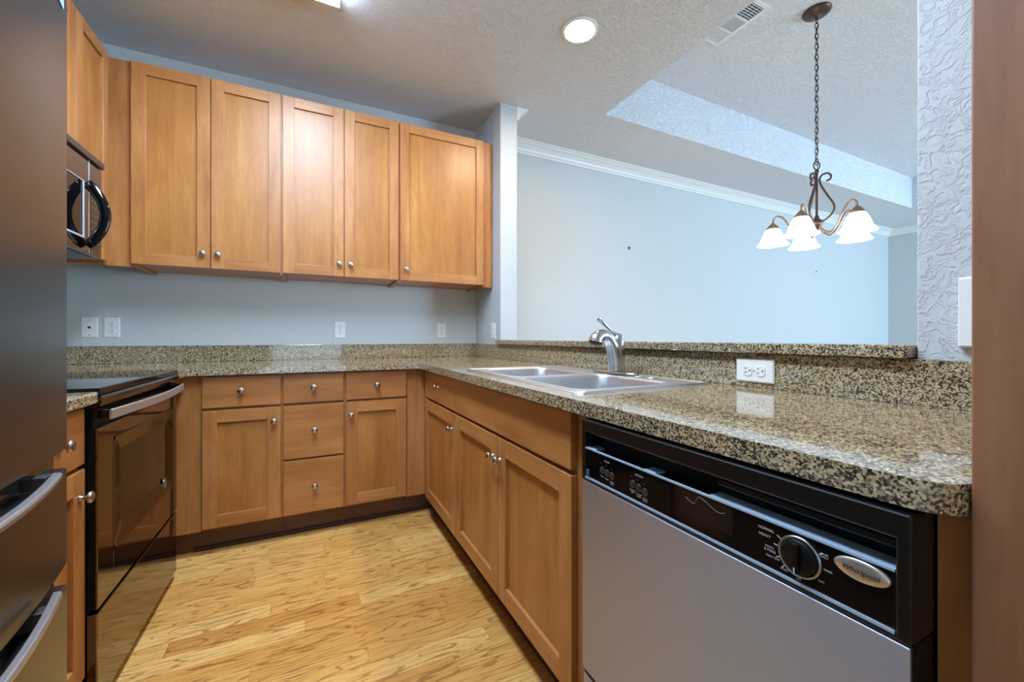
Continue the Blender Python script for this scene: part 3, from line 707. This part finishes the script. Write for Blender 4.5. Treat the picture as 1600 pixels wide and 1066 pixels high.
for z0, z1, zb_ in ((.600, .832, .8155), (.050, .593, .6035)):
    d_ = bowdoor('freezer_drawer', FY0, FY1, z0, z1 - .035, fr)
    p_ = MB(); n = 24; ys_ = [FY0 + (FY1 - FY0) * k / n for k in range(n + 1)]
    p_.prism([(fx_at(y) - .020, y) for y in ys_] + [(-.508, FY1), (-.508, FY0)], lambda a, b, t: (a, b, t), z1 - .0345, z1)
    p_.build('handle_pocket', BLACKG, d_)
    ya, yb_ = FY0 + .148, FY1 - .148; rings = []
    for k in range(33):
        t = k / 32; y = ya + (yb_ - ya) * t; x = fx_at(y) + .020 + .022 * math.sin(PI * t)
        rings.append([(x + n_, y, zb_ + zz) for n_, zz in ((-.006, .0085), (.004, .008), (.007, .004), (.006, -.003), (-.002, -.0055), (-.006, -.004))])
    m = MB(); m.grid(rings, True, False, True, True); h_ = m.build('handle', HANDLE2, fr, .001)
    for y in (ya + .014, yb_ - .014):
        m = MB(); m.box(fx_at(y) - .0265, fx_at(y) + .014, y - .013, y + .013, min(zb_ - .008, z1 - .030), min(zb_ + .008, z1 - .002)); m.build('handle_bracket', plain('bracket_grey', srgb(120, 120, 124), .35, .9) if 'bracket_grey' not in bpy.data.materials else bpy.data.materials['bracket_grey'], h_, .001)
for y in (FY0 + .08, FY1 - .08):
    m = MB(); m.lathe([(.02, 0), (.02, .018), (.012, .0195)], (-.56, y, 0)); m.build('foot', BLACKM, fr)

# ------------------------------------------------------------------ outlets and plates
def plate(mb, face, plane, u0, u1, z0, z1, th=.006):
    i = .004
    a = [(u0, z0), (u1, z0), (u1, z1), (u0, z1)]; b = [(u0 + i, z0 + i), (u1 - i, z0 + i), (u1 - i, z1 - i), (u0 + i, z1 - i)]
    mb.grid([[fpt(face, plane, u, .0002, z) for u, z in a], [fpt(face, plane, u, th * .55, z) for u, z in a], [fpt(face, plane, u, th, z) for u, z in b]], True, False, False, True)
def outlet(name, label, face, plane, uc, zc, horiz=False, group=None, w=.071, h=.116):
    o = thing(name, label, 'outlet', fpt(face, plane, uc, 0, zc), group)
    m = MB(); pw, ph = (h, w) if horiz else (w, h)
    plate(m, face, plane, uc - pw / 2, uc + pw / 2, zc - ph / 2, zc + ph / 2); m.build('cover_plate', PLASTIC, o)
    for s_ in (-1, 1):
        du, dz = (s_ * .0195, 0) if horiz else (0, s_ * .0195)
        r_ = MB(); pts_ = []
        for k in range(28):
            t = 2 * PI * k / 28; a, b = .0172 * math.cos(t), max(-.0135, min(.0135, .0172 * math.sin(t)))
            if horiz: a, b = b, a
            pts_.append((uc + du + a, zc + dz + b))
        r_.grid([[fpt(face, plane, u, .0056, z) for u, z in pts_], [fpt(face, plane, u, .0078, z) for u, z in pts_], [fpt(face, plane, uc + du + (u - uc - du) * .93, .0084, zc + dz + (z - zc - dz) * .93) for u, z in pts_]], True, False, False, True)
        rc = r_.build('receptacle', PLASTIC, o)
        sl = MB(); e = -1 if face == 'W' else 1
        for q in (-1, 1):
            if horiz: fbox(sl, face, plane, uc + du + .002 , uc + du + .0095, .0080, .0088, zc + q * .0064 - .0011, zc + q * .0064 + .0011)
            else: fbox(sl, face, plane, uc + q * .0064 - .0011, uc + q * .0064 + .0011, .0080, .0088, zc + dz + .000, zc + dz + .0080)
        if horiz: sl.lathe([(.0026, 0), (.0026, .0008), (0, .0008)], fpt(face, plane, uc + du - .0075, .0080, zc), naxis(face), 12)
        else: sl.lathe([(.0026, 0), (.0026, .0008), (0, .0008)], fpt(face, plane, uc, .0080, zc + dz - .0072), naxis(face), 12)
        sl.build('slots', SLOT, rc)
    m = MB(); m.lathe([(.0028, 0), (.0028, .0008), (0, .0012)], fpt(face, plane, uc, .0058, zc), naxis(face), 12); m.build('screw', NICKEL, o)
    return o
WP = YB - .0002
G = 'white outlets along the kitchen walls'
outlet('outlet', 'white duplex outlet beside the cable plate over the left end of the counter', 'S', WP, -1.0276, 1.122, group=G)
outlet('outlet', 'white duplex outlet standing alone midway along the back wall', 'S', WP, .1885, 1.119, group=G)
outlet('outlet', 'white duplex outlet below the wide single-door wall cabinet', 'S', WP, .9287, 1.119, group=G)
outlet('outlet', 'white wall outlet on the stub wall at the end of the bar ledge', 'W', XW - .0002, 2.775, 1.115, group=G)
outlet('outlet', 'white sideways outlet set in the granite backsplash, mirrored in the counter', 'W', 1.2019, .7745, .9645, True, group=G)
o = thing('cable_plate', 'white wall plate with one round cable hole in its centre', 'wall plate', (-1.123, WP, 1.121))
m = MB(); plate(m, 'S', WP, -1.1589, -1.0873, 1.0635, 1.1795); m.build('cover_plate', PLASTIC, o)
m = MB(); m.lathe([(.0065, 0), (.0065, .003), (.004, .003), (.004, .001), (0, .001)], fpt('S', WP, -1.123, .0055, 1.121), (0, -1, 0), 16); m.build('cable_jack', SLOT, o)
for z in (1.121 - .042, 1.121 + .042):
    m = MB(); m.lathe([(.0028, 0), (.0028, .001), (0, .0014)], fpt('S', WP, -1.123, .0058, z), (0, -1, 0), 12); m.build('screw', plain('screw_grey', srgb(110, 112, 116), .4, .6) if 'screw_grey' not in bpy.data.materials else bpy.data.materials['screw_grey'], o)
o = thing('switch_plate', 'white switch plate on the textured wall next to the pantry cabinet', 'wall plate', (XW, .26, 1.115))
m = MB(); plate(m, 'W', XW - .0002, .172, .348, 1.0435, 1.1885, .020); m.build('cover_plate', PLASTIC, o)
for u in (.215, .26, .305):
    m = MB(); fbox(m, 'W', XW, u - .0165, u + .0165, .0195, .0225, 1.083, 1.149); m.build('rocker_switch', PLASTIC, o, .001)
# small wall anchors left in the dining wall
for (x, z, r, lab) in ((2.8622, 1.9594, .016, 'small dark screw anchor in the bare dining wall'), (6.1776, 1.9593, .014, 'tiny screw anchor in the dining wall below the chandelier')):
    o = thing('wall_anchor', lab, 'screw anchor', (x, YB, z))
    m = MB(); m.lathe([(r, 0), (r, .003), (r * .6, .004), (r * .5, .001), (0, .001)], fpt('S', WP, x, .0002, z), (0, -1, 0), 14); m.build('collar', PLASTIC if r < .015 else plain('anchor_grey', srgb(150, 150, 150), .5), o)
    m = MB(); m.lathe([(r * .62, 0), (r * .62, .006), (0, .008)], fpt('S', WP, x - r * .3, .0042, z + r * .2), (0, -1, 0), 10); m.build('screw', SLOT, o)

# ------------------------------------------------------------------ ceiling fittings
fl = thing('ceiling_light', 'lit white rectangular fluorescent ceiling light at the top of the kitchen', 'light', (-.03, 1.26, ZC))
m = MB(); m.box(-.190, .132, .345, 2.215, ZC - .022, ZC - .0005)
for a, b, c_, d in ((-.190, .132, .345, .357), (-.190, .132, 2.203, 2.215)): m.box(a, b, c_, d, ZC - .045, ZC - .022)
m.build('housing', WHITE, fl, .002)
m = MB(); m.box(-.186, .128, .3575, 2.2025, ZC - .0425, ZC - .0225); m.build('diffuser', FLUOR, fl, .003, 2)
cl = thing('recessed_light', 'lit round recessed light in the kitchen ceiling near the bar ledge', 'light', (1.327, 1.840, ZC))
m = MB(); m.lathe([(.078, -.0005), (.098, -.0005), (.098, -.006), (.084, -.010), (.078, -.006), (.078, -.0005)], (1.327, 1.840, ZC), (0, 0, 1), 40); m.build('trim_ring', WHITE, cl)
m = MB(); m.lathe([(.0775, -.001), (.0775, -.004), (.05, -.008), (0, -.009)], (1.327, 1.840, ZC), (0, 0, 1), 40); m.build('lens', CANL, cl)

vt = thing('air_vent', 'white louvred air vent in the raised tray ceiling', 'vent', (2.46, 1.76, ZT))
VX0, VX1, VY0, VY1 = 2.38, 2.600, 1.575, 1.955
m = MB(); zt = ZT - .0005
for a, b, c_, d in ((VX0, VX1, VY0, 1.600), (VX0, VX1, 1.930, VY1), (VX0, VX0 + .025, 1.600, 1.930), (2.572, VX1, 1.600, 1.930), (VX0 + .025, 2.572, 1.706, 1.722), (VX0 + .025, 2.572, 1.822, 1.834)): m.box(a, b, c_, d, zt - .008, zt)
m.build('frame', WHITE, vt, .001)
m = MB(); m.box(VX0 + .02, 2.575, 1.598, 1.932, zt - .0012, zt - .0002); m.build('duct_backing', plain('duct_dark', srgb(40, 44, 52), .7), vt)
for k in range(6):
    y = 1.607 + .0165 * k; m = MB(); m.box(VX0 + .026, 2.571, y, y + .0035, zt - .007, zt - .002); m.build('louver', WHITE, vt)
for k in range(3):
    x = VX0 + .06 + .045 * k; m = MB(); m.box(x, x + .003, 1.601, 1.7055, zt - .0078, zt - .0072); m.build('crossbar', WHITE, vt)
m = MB(); m.box(VX0 + .026, 2.571, 1.7225, 1.8215, zt - .006, zt - .0015); m.build('damper_plate', plain('damper_grey', srgb(176, 182, 186), .5), vt)
for k in range(7):
    y = 1.8355 + .0135 * k; m = MB(); m.box(VX0 + .026, 2.571, y, y + .0085, zt - .006, zt - .0015); m.build('louver', WHITE, vt)

# ---- chandelier
HX, HY = 2.9013, 1.469
lat = Vector((math.cos(YAW), -math.sin(YAW), 0)); dep = Vector((math.sin(YAW), math.cos(YAW), 0))
def polar(r, a, z): 
    d = lat * math.sin(math.radians(a)) + dep * math.cos(math.radians(a)); return Vector((HX, HY, 0)) + d * r + Vector((0, 0, z))
ch = thing('chandelier', 'bronze five-arm chandelier with lit bell shades hanging over the dining area', 'chandelier', (HX, HY, ZT))
m = MB(); m.lathe([(.078, -.0005), (.078, -.006), (.070, -.016), (.045, -.026), (.012, -.032), (.010, -.045), (0, -.046)], (HX, HY, ZT), (0, 0, 1), 32); m.build('canopy', BRONZE, ch)
m = MB(); zz = ZT - .040; k = 0
def link(mb, c, ang):
    d = Vector((math.cos(ang), math.sin(ang), 0)); P_ = []
    for q in range(14):
        t = 2 * PI * q / 14; P_.append(Vector(c) + d * .0095 * math.cos(t) + Vector((0, 0, .0215 * math.sin(t))))
    rings = []
    for q in range(14):
        p = P_[q]; dd = (P_[(q + 1) % 14] - P_[q - 1]).normalized(); nn = d.cross(Vector((0, 0, 1))); bb = dd.cross(nn)
        rings.append([p + nn * math.cos(w) * .0024 + bb * math.sin(w) * .0024 for w in [2 * PI * j / 6 for j in range(6)]])
    rings.append(rings[0]); mb.grid(rings, True, True)
while zz > 2.20:
    link(m, (HX, HY, zz - .018), 0.9 + (k % 2) * PI / 2); zz -= .0335; k += 1
chn = m.build('chain', BRONZE, ch)
zend = zz
m = MB(); m.tube([(HX + .006 * math.sin(z * 48), HY + .006 * math.cos(z * 48), z) for z in [ZT - .045 - (ZT - .045 - 2.12) * q / 90 for q in range(91)]], .0022, 6); m.build('power_cord', plain('cord_brown', srgb(60, 46, 40), .5), ch)
m = MB(); m.tube([Vector((HX, HY, 2.165)) + lat * .020 * math.cos(t) + Vector((0, 0, .026 * math.sin(t))) for t in [2 * PI * q / 24 for q in range(25)]], .0036, 8); m.build('top_loop', BRONZE, ch)
m = MB(); m.lathe([(.004, 2.142), (.012, 2.132), (.013, 2.118), (.007, 2.108), (.0065, 1.845), (.012, 1.838), (.014, 1.822), (.032, 1.808), (.036, 1.795), (.030, 1.778), (.014, 1.765), (.010, 1.752), (0, 1.745)], (HX, HY, 0), (0, 0, 1), 20); m.build('stem', BRONZE, ch)
for a in (122, 242, 12):
    sc = crom([polar(.010, a, 1.800), polar(.050, a, 1.815), polar(.085, a, 1.860), polar(.086, a, 1.905), polar(.055, a, 1.965), polar(.022, a, 2.035), polar(.016, a, 2.075), polar(.030, a, 2.100), polar(.056, a, 2.104), polar(.073, a, 2.085), polar(.066, a, 2.062), polar(.048, a, 2.058)], 7)
    m = MB(); m.tube(sc, .0058, 8); m.build('scroll', BRONZE, ch)
for k in range(5):
    a = -52.6 + 72 * k; RR = .237
    ap = crom([polar(.012, a, 1.775), polar(.050, a, 1.735), polar(.088, a, 1.722), polar(.122, a, 1.752), polar(.150, a, 1.808), polar(.178, a, 1.858), polar(.208, a, 1.876), polar(.231, a, 1.862), polar(RR, a, 1.828)], 7)
    m = MB(); m.tube(ap, .0058, 8); ar = m.build('arm', BRASSY, ch)
    c0 = polar(RR, a, 0)
    m = MB(); m.lathe([(.006, 1.836), (.012, 1.830), (.022, 1.820), (.034, 1.804), (.040, 1.796), (.040, 1.792), (.03, 1.792)], c0, (0, 0, 1), 24); m.build('shade_cup', BRASSY, ar)
    m = MB(); m.lathe([(.032, 1.793), (.040, 1.788), (.052, 1.768), (.062, 1.742), (.071, 1.715), (.083, 1.696), (.094, 1.688), (.0935, 1.6865), (.081, 1.693), (.068, 1.714), (.059, 1.742), (.049, 1.767), (.038, 1.785)], c0, (0, 0, 1), 28); m.build('shade', SHADE, ar)
